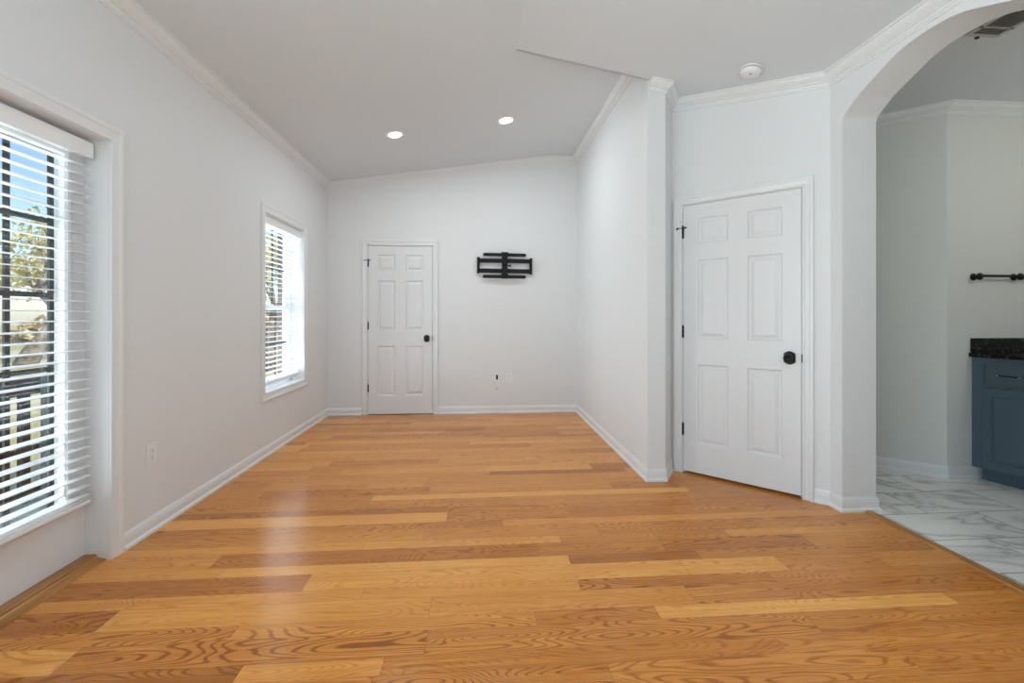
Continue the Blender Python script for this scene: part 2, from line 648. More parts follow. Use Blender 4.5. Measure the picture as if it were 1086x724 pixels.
slab(bm, [(XL - 0.2, YB - 0.1), (XRID, YB - 0.1), (XRID, YG), (XFLAT, YG), (XFLAT, YF + 0.1), (XL - 0.2, YF + 0.1)], zA)
slab(bm, [(XFLAT, YG), (XR + 0.1, YG), (XR + 0.1, YF + 0.1), (XFLAT, YF + 0.1)], zA)
structure(obj('ceiling', bm, M['ceil']))
bm = bmesh.new()
slab(bm, [(XRID, YB - 0.1), (XA0 + 0.1, YB - 0.1), (XA0 + 0.1, 2.8), (1.6, 3.55), (1.35, 3.55), (XR + 0.06, YG), (XRID, YG)], zB)
# the little gable between the two slopes, facing the far wall
extrude_poly(bm, [(XRID, YG - 0.012, zB(XRID)), (XR + 0.06, YG - 0.012, zB(XR + 0.06)), (XR + 0.06, YG - 0.012, zA(XR + 0.06) + 0.05), (XRID, YG - 0.012, zA(XRID) + 0.02)], (0, 0.012, 0))
structure(obj('ceiling.001', bm, M['ceil']))
bm = bmesh.new()
box(bm, XA0 + 0.02, 5.3, -2.2, 4.3, KZ, KZ + 0.1)
structure(obj('ceiling_kitchen', bm, M['ceil']))


# ------------------------------------------------------------------ walls
def wall_with_holes(bm, axis, a0, a1, lo, hi, top, holes):
    """Box wall along y (axis 'y', thickness a0..a1 in x) or along x (axis 'x'); holes: (lo, hi, z0, z1)."""
    cuts = sorted(set([lo, hi] + [v for h in holes for v in h[:2]]))
    for u0, u1 in zip(cuts, cuts[1:]):
        zs = [0.0]
        for h in holes:
            if h[0] <= u0 + 1e-6 and h[1] >= u1 - 1e-6:
                zs += [h[2], h[3]]
        zs.append(top)
        for z0, z1 in zip(zs[::2], zs[1::2]):
            if z1 - z0 > 1e-4:
                if axis == 'y':
                    box(bm, a0, a1, u0, u1, z0, z1)
                else:
                    box(bm, u0, u1, a0, a1, z0, z1)


DY0, DY1, DZ1 = 1.535, 2.378, 2.06         # glazed door opening in the left wall
WY0, WY1, WZ0, WZ1 = 4.0, 4.862, 0.54, 2.08  # far window opening
RW = (-2.25, 0.55, 0.35, 2.25)             # unseen opening added behind the camera to let fill light in
bm = bmesh.new()
wall_with_holes(bm, 'y', -1.998, XL, YB, YF + 0.13, 3.0, [(DY0, DY1, 0.0, DZ1), (WY0, WY1, WZ0, WZ1), RW])
structure(obj('wall_left', bm, M['wall']))
bm = bmesh.new()
wall_with_holes(bm, 'y', -2.072, -1.9985, YB, YF + 0.23, 3.2, [(DY0 - 0.12, DY1 + 0.16, 0.0, DZ1 + 0.08), (WY0, WY1, WZ0, WZ1), RW])
structure(obj('wall_exterior', bm, M['brick']))

FD_X0, FD_W, FD_Z0, FD_H = -1.335, 0.766, 0.008, 2.034
GAP, JAMB = 0.003, 0.018
bm = bmesh.new()
wall_with_holes(bm, 'x', YF, YF + 0.13, XL - 0.2, XR + 0.13, 3.4, [(FD_X0 - GAP - JAMB, FD_X0 + FD_W + GAP + JAMB, 0.0, FD_Z0 + FD_H + GAP + JAMB)])
box(bm, FD_X0 - 0.1, FD_X0 + FD_W + 0.1, YF + 0.13, YF + 0.16, 0, 2.2)
structure(obj('wall_far', bm, M['wall']))

bm = bmesh.new()
box(bm, XR, PA[0], YG, YF + 0.1, 0, 3.4)
prism(bm, [PA, PB, (1.62, 3.57), (1.35, 3.8)], 0, 3.1)
structure(obj('wall_right', bm, M['wall']))

# the wall set at 45 degrees that holds the right-hand door: local x runs from PB to PC
DW_L = math.hypot(PC[0] - PB[0], PC[1] - PB[1])
RD_S0, RD_W, RD_Z0, RD_H = 0.088, 0.772, 0.018, 2.018
bm = bmesh.new()
wall_with_holes(bm, 'x', 0, 0.13, 0.0, DW_L, 3.0, [(RD_S0 - GAP - JAMB, RD_S0 + RD_W + GAP + JAMB, 0.0, RD_Z0 + RD_H + GAP + JAMB)])
box(bm, RD_S0 - 0.06, RD_S0 + RD_W + 0.06, 0.13, 0.16, 0, 2.2)
structure(obj('wall_closet', bm, M['wall'], loc=(PB[0], PB[1], 0), rotz=-PI / 4))

# arch wall
ARCH = [(0.529, 2.20), (0.529, 2.36), (0.525, 2.398), (0.512, 2.420), (0.481, 2.444), (0.42, 2.488), (0.342, 2.524), (0.26, 2.560),
        (0.18, 2.592), (0.10, 2.610), (0.0, 2.617)]


def smooth_curve(p, n=5):
    out = []
    for i in range(len(p) - 1):
        a, b, c, d = (Vector(p[max(i - 1, 0)]), Vector(p[i]), Vector(p[i + 1]), Vector(p[min(i + 2, len(p) - 1)]))
        for k in range(n):
            t = k / n
            out.append(0.5 * ((2 * b) + (c - a) * t + (2 * a - 5 * b + 4 * c - d) * t * t + (3 * b - a - 3 * c + d) * t ** 3))
    out.append(Vector(p[-1]))
    return out


YC = (YA0 + YA1) / 2
half = [(min(v.x, 0.529), v.y) for v in smooth_curve(ARCH)][5:]
arc = [(YC + d, z) for d, z in half] + [(YC - d, z) for d, z in half[-2::-1]]   # from far jamb over to near jamb
TOP = 3.0
bm = bmesh.new()
outline = [(PC[1], 0), (PC[1], TOP), (YB, TOP), (YB, 0), (YA0, 0)] + arc[::-1] + [(YA1, 0)]
extrude_poly(bm, [(XA0, y, z) for y, z in outline], (XA1 - XA0, 0, 0))
structure(obj('wall_arch', bm, M['wall']))

bm = bmesh.new()
box(bm, XL - 0.2, XA1, YB - 0.13, YB, 0, 3.3)
structure(obj('wall_back', bm, M['wall']))

# kitchen walls
bm = bmesh.new()
prism(bm, [(KX, KY), (2.41, 4.012), (2.41, 4.2), (3.6, 4.2), (5.25, 4.2), (5.25, KY)], 0, KZ + 0.05)
structure(obj('wall_kitchen', bm, M['kwall']))
bm = bmesh.new()
box(bm, 2.38, XA1, PC[1], 4.2, 0, KZ + 0.05)
structure(obj('wall_kitchen_left', bm, M['kwall']))
bm = bmesh.new()
box(bm, 5.1, 5.25, -2.2, 4.2, 0, KZ + 0.05)
box(bm, XA1, 5.25, -2.3, -2.15, 0, KZ + 0.05)
structure(obj('wall_kitchen_right', bm, M['kwall']))

# ------------------------------------------------------------------ crown and base mouldings
CROWN = [(0, 0), (0.068, 0), (0.068, 0.011), (0.059, 0.011), (0.056, 0.018), (0.049, 0.027), (0.039, 0.035), (0.028, 0.041),
         (0.028, 0.049), (0.017, 0.051), (0.013, 0.060), (0.007, 0.062), (0.007, 0.074), (0, 0.074)]


def crown(name, path, normals, zf, k=1.0, m='trim'):
    bm = bmesh.new()
    run_profile(bm, path, normals, [(a * k, d * k) for a, d in CROWN], zf)
    return structure(obj(name, bm, M[m]))


YJ = 3.30
crown('trim_2', [(XL, YB), (XL, YJ)], [(1, 0)], lambda x, y: zA(x), 1.10)
crown('trim_3', [(XL, YJ), (XL, YF), (XFLAT, YF), (XR, YF), (XR, YG + 0.01)], [(1, 0), (0, -1), (0, -1), (-1, 0)], lambda x, y: zA(x))
nSE = Vector((PB[1] - PA[1], -(PB[0] - PA[0]))).normalized()
crown('trim_4', [(XR + 0.012, YG), PA, PB, PC, (XA0, YB)],
      [(0, -1), (nSE.x, nSE.y), (-S2, -S2), (-1, 0)], lambda x, y: zB(x))
kn = Vector((-(4.012 - KY), -(KX - 2.41))).normalized()
crown('trim_5', [(2.45, 3.977), (KX, KY), (5.1, KY)], [(kn.x, kn.y), (0, -1)], lambda x, y: KZ, 1.05)

BASE = [(0, 0.0), (0.020, 0.0), (0.020, 0.012), (0.016, 0.019), (0.011, 0.023), (0.011, 0.060), (0.009, 0.066), (0.009, 0.073), (0.005, 0.080),
        (0.003, 0.087), (0, 0.088)]


def base(name, path, normals, m='trim', k=1.0):
    bm = bmesh.new()
    run_profile(bm, path, normals, [(a, -h * k) for a, h in BASE], lambda x, y: 0.0)
    return structure(obj(name, bm, M[m]))


base('baseboard_left', [(XL, 2.456), (XL, YF), (FD_X0 - 0.075, YF)], [(1, 0), (0, -1)])
base('baseboard_far', [(FD_X0 + FD_W + 0.075, YF), (XR, YF), (XR, YG), PA, PB], [(0, -1), (-1, 0), (0, -1), (nSE.x, nSE.y)])
s_end = RD_S0 + RD_W + 0.072
bx, by = PB[0] + s_end * S2, PB[1] - s_end * S2
base('baseboard_right', [(bx, by), PC, (XA0, YA1), (XA1, YA1), (XA1, 2.85)], [(-S2, -S2), (-1, 0), (0, -1), (1, 0)])
base('baseboard_arch', [(XA1, -2.1), (XA1, YA0), (XA0, YA0), (XA0, YB)], [(1, 0), (0, 1), (-1, 0)])
base('baseboard_kitchen', [(2.45, 3.977), (KX, KY), (3.69, KY)], [(kn.x, kn.y), (0, -1)])
base('baseboard_back', [(XL, 1.46), (XL, YB), (XA0, YB)], [(1, 0), (0, 1)])


# ------------------------------------------------------------------ six-panel doors
def panel_door(name, loc, rotz, W, z0, H, casing_w, ztop_casing, hinge_z, knob_z):
    """Local x runs along the wall, the room is on the -y side."""
    root = empty(name, loc, rotz)
    root['kind'] = 'structure'
    bm = bmesh.new()
    st, pw, mw = 0.109 * W / 0.772, 0.213 * W / 0.772, 0.128 * W / 0.772
    xs = [0, st, st + pw, st + pw + mw, st + 2 * pw + mw, W]
    zt = z0 + H
    zs = [zt - v * H / 2.018 for v in (0, .105, .296, .417, 1.011, 1.203, 1.798, 2.018)]
    Y0 = 0.0
    for i in range(5):
        for j in range(7):
            x0, x1, za, zb = xs[i], xs[i + 1], zs[j + 1], zs[j]
            if i in (1, 3) and j in (1, 3, 5):
                loops = []
                for ins, dy in ((0, 0), (0.003, 0.005), (0.009, 0.0115), (0.014, 0.012), (0.018, 0.0118), (0.042, 0.002)):
                    loops.append([bm.verts.new(p) for p in ((x0 + ins, Y0 + dy, za + ins), (x1 - ins, Y0 + dy, za + ins), (x1 - ins, Y0 + dy, zb - ins), (x0 + ins, Y0 + dy, zb - ins))])
                for a, b in zip(loops, loops[1:]):
                    for k in range(4):
                        bm.faces.new((a[k], a[(k + 1) % 4], b[(k + 1) % 4], b[k]))
                bm.faces.new(loops[-1])
            else:
                bm.faces.new([bm.verts.new(p) for p in ((x0, Y0, za), (x1, Y0, za), (x1, Y0, zb), (x0, Y0, zb))])
    for f in ((((0, 0, z0), (0, .035, z0), (0, .035, zt), (0, 0, zt))), (((W, 0, z0), (W, .035, z0), (W, .035, zt), (W, 0, zt))),
              (((0, 0, zt), (W, 0, zt), (W, .035, zt), (0, .035, zt))), (((0, 0, z0), (W, 0, z0), (W, .035, z0), (0, .035, z0))),
              (((0, .035, z0), (W, .035, z0), (W, .035, zt), (0, .035, zt)))):
        bm.faces.new([bm.verts.new(p) for p in f])
    bmesh.ops.remove_doubles(bm, verts=bm.verts[:], dist=1e-5)
    obj('door_slab', bm, M['door'], root)
    # jamb with stop
    bm = bmesh.new()
    box(bm, -GAP - JAMB, -GAP, 0.001, 0.12, 0, zt + GAP + JAMB)
    box(bm, W + GAP, W + GAP + JAMB, 0.001, 0.12, 0, zt + GAP + JAMB)
    box(bm, -GAP, W + GAP, 0.001, 0.12, zt + GAP, zt + GAP + JAMB)
    box(bm, -GAP, 0.010, 0.037, 0.05, 0, zt + GAP)
    box(bm, W - 0.010, W + GAP, 0.037, 0.05, 0, zt + GAP)
    box(bm, 0.010, W - 0.010, 0.037, 0.05, zt - 0.010, zt + GAP)
    obj('door_jamb', bm, M['trim'], root)
    bm = bmesh.new()
    r = 0.008
    frame_profile(bm, [(-r, 0.0), (-r, zt + r), (W + r, zt + r), (W + r, 0.0)], casing_prof(casing_w), lambda s, z, b: (s, -b, z))
    obj('casing', bm, M['trim'], root)
    # hinges
    for i, hz in enumerate(hinge_z):
        bm = bmesh.new()
        for k in range(3):
            tube(bm, [(-0.002, -0.006, hz - 0.045 + 0.0305 * k), (-0.002, -0.006, hz - 0.045 + 0.0305 * k + 0.029)], 0.0062, 10)
        lathe(bm, [(0.003, 0), (0.005, 0.003), (0.004, 0.006), (0, 0.008)], 10, Matrix.Translation((-0.002, -0.006, hz + 0.046)))
        box(bm, 0.001, 0.006, -0.001, 0.004, hz - 0.044, hz + 0.044)
        h = obj('hinge', bm, M['black'], root, smooth=False)
        if i == 0:   # hinge-pin stop
            bm = bmesh.new()
            tube(bm, [(-0.002, -0.006, hz + 0.034), (-0.022, -0.022, hz + 0.032), (-0.036, -0.016, hz + 0.031)], 0.0028, 8)
            tube(bm, [(-0.034, -0.019, hz + 0.031), (-0.046, -0.012, hz + 0.030)], 0.007, 10)
            tube(bm, [(-0.002, -0.006, hz + 0.034), (0.020, -0.020, hz + 0.034)], 0.0028, 8)
            tube(bm, [(0.018, -0.019, hz + 0.034), (0.026, -0.010, hz + 0.034)], 0.006, 10)
            obj('hinge_stop', bm, M['black'], h)
    # knob on an arched rosette
    kx = W - 0.066
    bm = bmesh.new()
    hw, hs, ht = 0.034, 0.030, 0.043
    out = [(-hw, -hs)]
    for k in range(9):
        a = -1 + 2 * k / 8
        out.append((a * hw * 0.86, -hs * 1.05 - (ht - hs) * (1 - a * a)))
    out.append((hw, -hs))
    out.append((hw, hs))
    for k in range(9):
        a = 1 - 2 * k / 8
        out.append((a * hw * 0.86, hs * 1.05 + (ht - hs) * (1 - a * a)))
    out.append((-hw, hs))
    extrude_poly(bm, [(kx + a, 0.0, knob_z + b) for a, b in out], (0, -0.009, 0))
    kn_o = obj('door_knob', bm, M['black'], root, bevel=0.0025)
    bm = bmesh.new()
    mt = Matrix.Translation((kx, -0.008, knob_z)) @ Matrix.Rotation(PI / 2, 4, 'X')
    lathe(bm, [(0.024, 0), (0.022, 0.004), (0.012, 0.008), (0.011, 0.020), (0.016, 0.026), (0.026, 0.034), (0.0295, 0.044), (0.027, 0.053), (0.019, 0.058),
               (0.0185, 0.0565), (0.010, 0.0585), (0.0095, 0.0575), (0.0, 0.0595)], 28, mt)
    obj('knob_ball', bm, M['black'], kn_o, smooth=True)
    bm = bmesh.new()
    box(bm, W + 0.0005, W + 0.009, -0.0025, 0.004, knob_z - 0.028, knob_z + 0.028)
    obj('strike_plate', bm, M['black'], root)
    return root


panel_door('door_2', (FD_X0, YF, 0), 0, FD_W, FD_Z0, FD_H, 0.062, 2.12, (1.835, 1.076, 0.322), 0.921)
panel_door('door_3', (PB[0] + RD_S0 * S2, PB[1] - RD_S0 * S2, 0), -PI / 4, RD_W, RD_Z0, RD_H, 0.062, 2.1, (1.835, 1.076, 0.333), 0.919)

# ------------------------------------------------------------------ glazed door in the left wall (door_1)
d1 = empty('door_1', (XL, (DY0 + DY1) / 2, 0))
d1['kind'] = 'structure'


def local(bm, root):
    bmesh.ops.translate(bm, verts=bm.verts[:], vec=-Vector(root.location))
    return bm


DX = -1.925                       # room face of the slab
GY0, GY1, GZ0, GZ1 = 1.648, 2.265, 0.297, 1.955
bm = bmesh.new()
sy0, sy1, sz0, sz1 = DY0 + 0.006, DY1 - 0.003, 0.031, DZ1 - 0.006
for b in ((sy0, GY0, sz0, sz1), (GY1, sy1, sz0, sz1), (GY0, GY1, sz0, GZ0), (GY0, GY1, GZ1, sz1)):
    box(bm, DX - 0.045, DX, *b)
obj('door_slab', local(bm, d1), M['door'], d1)
bm = bmesh.new()
frame_profile(bm, [(GY0, GZ0), (GY0, GZ1), (GY1, GZ1), (GY1, GZ0)], [(-0.004, -0.02), (-0.004, 0.006), (0.004, 0.011), (0.020, 0.010), (0.030, 0.004), (0.030, -0.002)],
              lambda s, z, b: (DX + b, s, z), closed=True)
obj('glass_frame', local(bm, d1), M['trim'], d1)
bm = bmesh.new()
GX = DX - 0.045
box(bm, GX - 0.003, GX + 0.003, GY0, GY1, GZ0, GZ1)
pane = obj('glass', local(bm, d1), M['glass'], d1)
bm = bmesh.new()
mw = 0.011
for yy in (GY0 + 0.006, GY0 + 0.2057, GY0 + 0.4113, GY1 - 0.008):
    box(bm, GX - 0.014, GX - 0.004, yy - mw, yy + mw, GZ0, GZ1)
for zz in (GZ0 + 0.004, 0.613, 0.953, 1.294, 1.635, GZ1 - 0.004):
    box(bm, GX - 0.0142, GX - 0.0042, GY0, GY1, zz - mw, zz + mw)
obj('muntins', local(bm, d1), M['muntin'], d1)
bm = bmesh.new()
box(bm, -1.998, XL - 0.0005, DY0 - 0.001, DY0 + 0.003, 0, DZ1)
box(bm, -1.998, XL - 0.0005, DY1 - 0.002, DY1 + 0.001, 0, DZ1)
box(bm, -1.998, XL - 0.0005, DY0, DY1, DZ1 - 0.003, DZ1 + 0.001)
box(bm, DX - 0.072, DX - 0.048, DY1 - 0.014, DY1, 0, DZ1)
box(bm, DX - 0.072, DX - 0.048, DY0, DY0 + 0.014, 0, DZ1)
box(bm, DX - 0.072, DX - 0.048, DY0, DY1, DZ1 - 0.016, DZ1)
obj('door_jamb', local(bm, d1), M['trim'], d1)
bm = bmesh.new()
frame_profile(bm, [(DY0, 0.0), (DY0, DZ1), (DY1, DZ1), (DY1, 0.0)], casing_prof(0.076), lambda s, z, b: (XL + b, s, z))
obj('casing', local(bm, d1), M['trim'], d1)
bm = bmesh.new()
prof = [(-2.05, 0.0), (-2.05, 0.030), (-1.876, 0.030), (-1.871, 0.027), (-1.869, 0.020), (-1.862, 0.014), (-1.852, 0.011), (-1.836, 0.008), (-1.826, 0.003), (-1.825, 0.0)]
extrude_poly(bm, [(x, DY0 + 0.002, z) for x, z in prof], (0, DY1 - DY0 - 0.004, 0))
obj('threshold', local(bm, d1), M['oak_trim'], d1)


# ------------------------------------------------------------------ venetian blinds
def blind(loc_x, y0, y1, ztop, zbot, pitch, val_h, depth, label, cords, extra=()):
    """Slats along y, slat centre line at loc_x; the valance faces +x."""
    root = empty('venetian_blind', (loc_x, (y0 + y1) / 2, ztop))
    hd = depth / 2
    bm = bmesh.new()
    vx = loc_x + hd + 0.006
    prof = [(vx, ztop - val_h), (vx, ztop - 0.008), (vx - 0.003, ztop), (vx - 0.010, ztop), (vx - 0.010, ztop - val_h)]
    extrude_poly(bm, [(x, y0 - 0.004, z) for x, z in prof], (0, y1 - y0 + 0.008, 0))
    obj('valance', local(bm, root), M['blind'], root)
    bm = bmesh.new()
    box(bm, loc_x - hd, loc_x + hd - 0.005, y0 + 0.002, y1 - 0.002, ztop - 0.050, ztop - 0.006)
    obj('head_rail', local(bm, root), M['blind'], root)
    bm = bmesh.new()
    z = ztop - 0.072
    zs = []
    while z > zbot + 0.045:
        zs.append(z)
        z -= pitch
    for e in extra:
        zs.append(zbot + e)
    for z in zs:
        n = 6
        up, dn = [], []
        for k in range(n + 1):
            a = -1 + 2 * k / n
            x = loc_x + a * hd
            zz = z + 0.0022 * (1 - a * a) - a * 0.0015
            up.append((x, zz + 0.0014))
            dn.append((x, zz - 0.0014))
        extrude_poly(bm, [(x, y0 + 0.003, q) for x, q in up + dn[::-1]], (0, y1 - y0 - 0.006, 0))
    obj('slats', local(bm, root), M['blind'], root)
    bm = bmesh.new()
    box(bm, loc_x - hd, loc_x + hd, y0 + 0.003, y1 - 0.003, zbot - 0.009, zbot + 0.009)
    obj('bottom_rail', local(bm, root), M['blind'], root, bevel=0.003)
    for cy in cords:
        bm = bmesh.new()
        for xx in (loc_x - hd - 0.0015, loc_x + hd + 0.0015):
            tube(bm, [(xx, cy, ztop - 0.05), (xx, cy, zbot)], 0.0011, 6)
        obj('ladder_cord', local(bm, root), M['cord'], root)
    return tag(root, label, 'blind', 'white slatted window blinds')


b1 = blind(-1.899, 1.575, 2.352, 2.036, 0.305, 0.0465, 0.076, 0.048,
           'white slatted blind on the glazed door nearest the camera', (1.70, 2.22), extra=(0.018, 0.033))
bm = bmesh.new()
tube(bm, [(-1.870, 2.20, 1.97), (-1.869, 2.20, 0.42)], 0.0011, 6)
lathe(bm, [(0.002, 0), (0.006, -0.006), (0.0075, -0.028), (0.003, -0.034)], 10, Matrix.Translation((-1.869, 2.20, 0.42)))
obj('lift_cord', local(bm, b1), M['cord'], b1)
b2 = blind(-1.868, WY0 + 0.006, WY1 - 0.006, 2.070, 0.600, 0.0450, 0.066, 0.048,
           'white slatted blind in the framed window beside the far corner', (4.14, 4.69), extra=(0.016, 0.030))

# ------------------------------------------------------------------ far window (window_1)
w1 = empty('window_1', (XL, (WY0 + WY1) / 2, WZ0))
w1['kind'] = 'structure'
bm = bmesh.new()
frame_profile(bm, [(WY0, WZ0), (WY0, WZ1), (WY1, WZ1), (WY1, WZ0)], casing_prof(0.070), lambda s, z, b: (XL + b, s, z), closed=True)
obj('casing', local(bm, w1), M['trim'], w1)
bm = bmesh.new()
box(bm, -1.9975, XL - 0.0005, WY0 - 0.001, WY0 + 0.003, WZ0, WZ1)
box(bm, -2.021, XL - 0.0005, WY1 - 0.003, WY1 + 0.001, WZ0, WZ1)
box(bm, -1.9975, XL - 0.0005, WY0, WY1, WZ0 - 0.001, WZ0 + 0.003)
box(bm, -1.9975, XL - 0.0005, WY0, WY1, WZ1 - 0.003, WZ1 + 0.001)
box(bm, -1.9978, -1.935, WY0 + 0.003, WY0 + 0.022, WZ0, WZ1)
box(bm, -1.9978, -1.935, WY1 - 0.022, WY1 - 0.003, WZ0, WZ1)
box(bm, -1.9978, -1.935, WY0, WY1, WZ1 - 0.026, WZ1)
box(bm, -1.9978, -1.935, WY0, WY1, WZ0, WZ0 + 0.024)
obj('window_frame', local(bm, w1), M['vinyl'], w1)


def sash(x0, x1, z0, z1, s):
    y0, y1 = WY0 + 0.022, WY1 - 0.022
    bm = bmesh.new()
    box(bm, x0, x1, y0, y0 + s, z0, z1)
    box(bm, x0, x1, y1 - s, y1, z0, z1)
    box(bm, x0, x1, y0 + s, y1 - s, z0, z0 + s)
    box(bm, x0, x1, y0 + s, y1 - s, z1 - s, z1)
    so = obj('sash', local(bm, w1), M['vinyl'], w1)
    xm = (x0 + x1) / 2
    bm = bmesh.new()
    box(bm, xm - 0.003, xm + 0.003, y0 + s, y1 - s, z0 + s, z1 - s)
    obj('glass', local(bm, w1), M['glass'], so)
    bm = bmesh.new()
    for k in (1, 2):
        yy = y0 + s + (y1 - y0 - 2 * s) * k / 3
        box(bm, xm - 0.012, xm - 0.004, yy - 0.010, yy + 0.010, z0 + s, z1 - s)
    zm = (z0 + z1) / 2
    box(bm, xm - 0.0122, xm - 0.0042, y0 + s, y1 - s, zm - 0.010, zm + 0.010)
    obj('muntins', local(bm, w1), M['muntin'], so)
    return so


sash(-1.999, -1.972, 1.255, WZ1 - 0.024, 0.028)
low = sash(-1.970, -1.942, WZ0 + 0.024, 1.297, 0.042)
bm = bmesh.new()
box(bm, -1.960, -1.938, 4.40, 4.46, 1.297, 1.309)
obj('sash_lock', local(bm, w1), M['vinyl'], low)

# unseen window added behind the camera for the fill lamp outside it
w2 = empty('added_rear_window', (XL, -0.85, RW[2]))
w2['kind'] = 'structure'
bm = bmesh.new()
frame_profile(bm, [(RW[0], RW[2]), (RW[0], RW[3]), (RW[1], RW[3]), (RW[1], RW[2])], casing_prof(0.076), lambda s, z, b: (XL + b, s, z), closed=True)
obj('casing', local(bm, w2), M['trim'], w2)
bm = bmesh.new()
for yy in (RW[0] + 0.03, (RW[0] + RW[1]) / 2, RW[1] - 0.03):
    box(bm, -2.01, -1.96, yy - 0.03, yy + 0.03, RW[2], RW[3])
box(bm, -2.01, -1.96, RW[0], RW[1], RW[2], RW[2] + 0.06)
box(bm, -2.01, -1.96, RW[0], RW[1], RW[3] - 0.06, RW[3])
obj('window_frame', local(bm, w2), M['vinyl'], w2)

# ------------------------------------------------------------------ kitchen cabinet, worktop, splash
CA = (3.640, KY - 0.0005)
CROT = math.atan2(-0.965, 0.262)
cab = tag(empty('base_cabinet', (CA[0], CA[1], 0), CROT), 'slate blue base cabinet under a black stone worktop in the kitchen', 'cabinet')
K = 0.262 / 0.965
CL, CD = 0.98, 0.58
bm = bmesh.new()
prism(bm, [(0.001, 0), (CL, 0), (CL, CD), (CD * K + 0.001, CD)], 0.088, 0.8945)
obj('body', bm, M['blue'], cab)
bm = bmesh.new()
prism(bm, [(0.046, 0.030), (CL, 0.030), (CL, CD), (CD * K + 0.02, CD)], 0.0, 0.088)
obj('toe_kick', bm, M['blue_dark'], cab)


def front_panel(bm, x0, x1, z0, z1, rail, t=0.019):
    lo = []
    for ins, dy in ((0, 0), (0, -t + 0.003), (0.003, -t), (rail, -t), (rail + 0.004, -t + 0.008), (rail + 0.010, -t + 0.008), (rail + 0.022, -t + 0.004)):
        lo.append([bm.verts.new(p) for p in ((x0 + ins, dy, z0 + ins), (x1 - ins, dy, z0 + ins), (x1 - ins, dy, z1 - ins), (x0 + ins, dy, z1 - ins))])
    for a, b in zip(lo, lo[1:]):
        for k in range(4):
            bm.faces.new((a[k], a[(k + 1) % 4], b[(k + 1) % 4], b[k]))
    bm.faces.new(lo[-1])
    bm.faces.new(lo[0][::-1])


for x0 in (0.067, 0.41):
    bm = bmesh.new()
    front_panel(bm, x0, x0 + 0.305, 0.700, 0.853, 0.010)
    dr = obj('drawer', bm, M['blue'], cab)
    bm = bmesh.new()
    cx = x0 + 0.1525
    tube(bm, [(cx - 0.050, -0.047, 0.777), (cx + 0.050, -0.047, 0.777)], 0.0052, 12)
    h = obj('handle', bm, M['black'], dr)
    for s in (-1, 1):
        bm = bmesh.new()
        tube(bm, [(cx + s * 0.050, -0.047, 0.777), (cx + s * 0.062, -0.047, 0.777)], 0.0056, 12)
        tube(bm, [(cx + s * 0.056, -0.018, 0.777), (cx + s * 0.056, -0.047, 0.777)], 0.0045, 10)
        obj('handle_end', bm, M['nickel'], h)['label'] = 'bright nickel handle end'
    bm = bmesh.new()
    front_panel(bm, x0, x0 + 0.305, 0.100, 0.678, 0.052)
    obj('door', bm, M['blue'], cab)

bm = bmesh.new()
prism(bm, [(-0.0066, -0.027), (CL + 0.02, -0.027), (CL + 0.02, CD + 0.02), ((CD + 0.02) * K + 0.001, CD + 0.02)], 0.895, 0.926)
ct = obj('countertop', bm, M['granite'], bevel=0.004, loc=(CA[0], CA[1], 0), rotz=CROT)
tag(ct, 'speckled black stone worktop on the slate blue cabinet', 'countertop')
bm = bmesh.new()
box(bm, 3.628, 4.62, KY - 0.021, KY - 0.0005, 0.9262, 1.033)
bs = obj('backsplash', bm, M['granite'], bevel=0.002)
tag(bs, 'low black stone splash strip standing against the kitchen wall', 'backsplash')

# towel bar
tb = tag(empty('towel_bar', (3.81, KY, 1.488)), 'black metal towel bar mounted on the kitchen wall', 'towel bar')
for x in (3.652, 3.976):
    bm = bmesh.new()
    lathe(bm, [(0.026, 0), (0.026, 0.005), (0.020, 0.009), (0.010, 0.012), (0.009, 0.028), (0.018, 0.032), (0.025, 0.040), (0.026, 0.048), (0.020, 0.057), (0, 0.060)],
          24, Matrix.Translation((x, KY, 1.486)) @ Matrix.Rotation(PI / 2, 4, 'X'))
    obj('post', local(bm, tb), M['black'], tb, smooth=True)
bm = bmesh.new()
tube(bm, [(3.655, KY - 0.045, 1.490), (4.075, KY - 0.045, 1.490)], 0.0095, 14)
obj('bar', local(bm, tb), M['black'], tb, smooth=False)

# ceiling vent in the kitchen
vx0, vx1, vy0, vy1 = 2.69, 2.89, 1.96, 2.345
cv = tag(empty('ceiling_vent', ((vx0 + vx1) / 2, (vy0 + vy1) / 2, KZ)), 'grey slotted air vent in the kitchen ceiling', 'vent')
bm = bmesh.new()
for b in ((vx0, vx1, vy0, vy0 + 0.022), (vx0, vx1, vy1 - 0.022, vy1), (vx0, vx0 + 0.022, vy0 + 0.022, vy1 - 0.022), (vx1 - 0.022, vx1, vy0 + 0.022, vy1 - 0.022), (vx0, vx1, vy1 - 0.088, vy1 - 0.078)):
    box(bm, *b, KZ - 0.008, KZ)
obj('vent_frame', local(bm, cv), M['vent'], cv)
bm = bmesh.new()
for k in range(4):
    y = vy1 - 0.074 + k * 0.014
    extrude_poly(bm, [(vx0 + 0.022, y + 0.007, KZ - 0.001), (vx0 + 0.022, y, KZ - 0.010), (vx0 + 0.022, y + 0.002, KZ - 0.010), (vx0 + 0.022, y + 0.009, KZ - 0.001)], (vx1 - vx0 - 0.044, 0, 0))
for k in range(9):
    x = vx0 + 0.026 + k * 0.0168
    extrude_poly(bm, [(x + 0.007, vy0 + 0.022, KZ - 0.001), (x, vy0 + 0.022, KZ - 0.010), (x + 0.002, vy0 + 0.022, KZ - 0.010), (x + 0.009, vy0 + 0.022, KZ - 0.001)], (0, vy1 - vy0 - 0.110, 0))
obj('louvers', local(bm, cv), M['vent'], cv)
bm = bmesh.new()
box(bm, vx0 + 0.02, vx1 - 0.02, vy0 + 0.02, vy1 - 0.02, KZ - 0.0006, KZ - 0.0001)  # dark sheet painted as the shade inside the duct
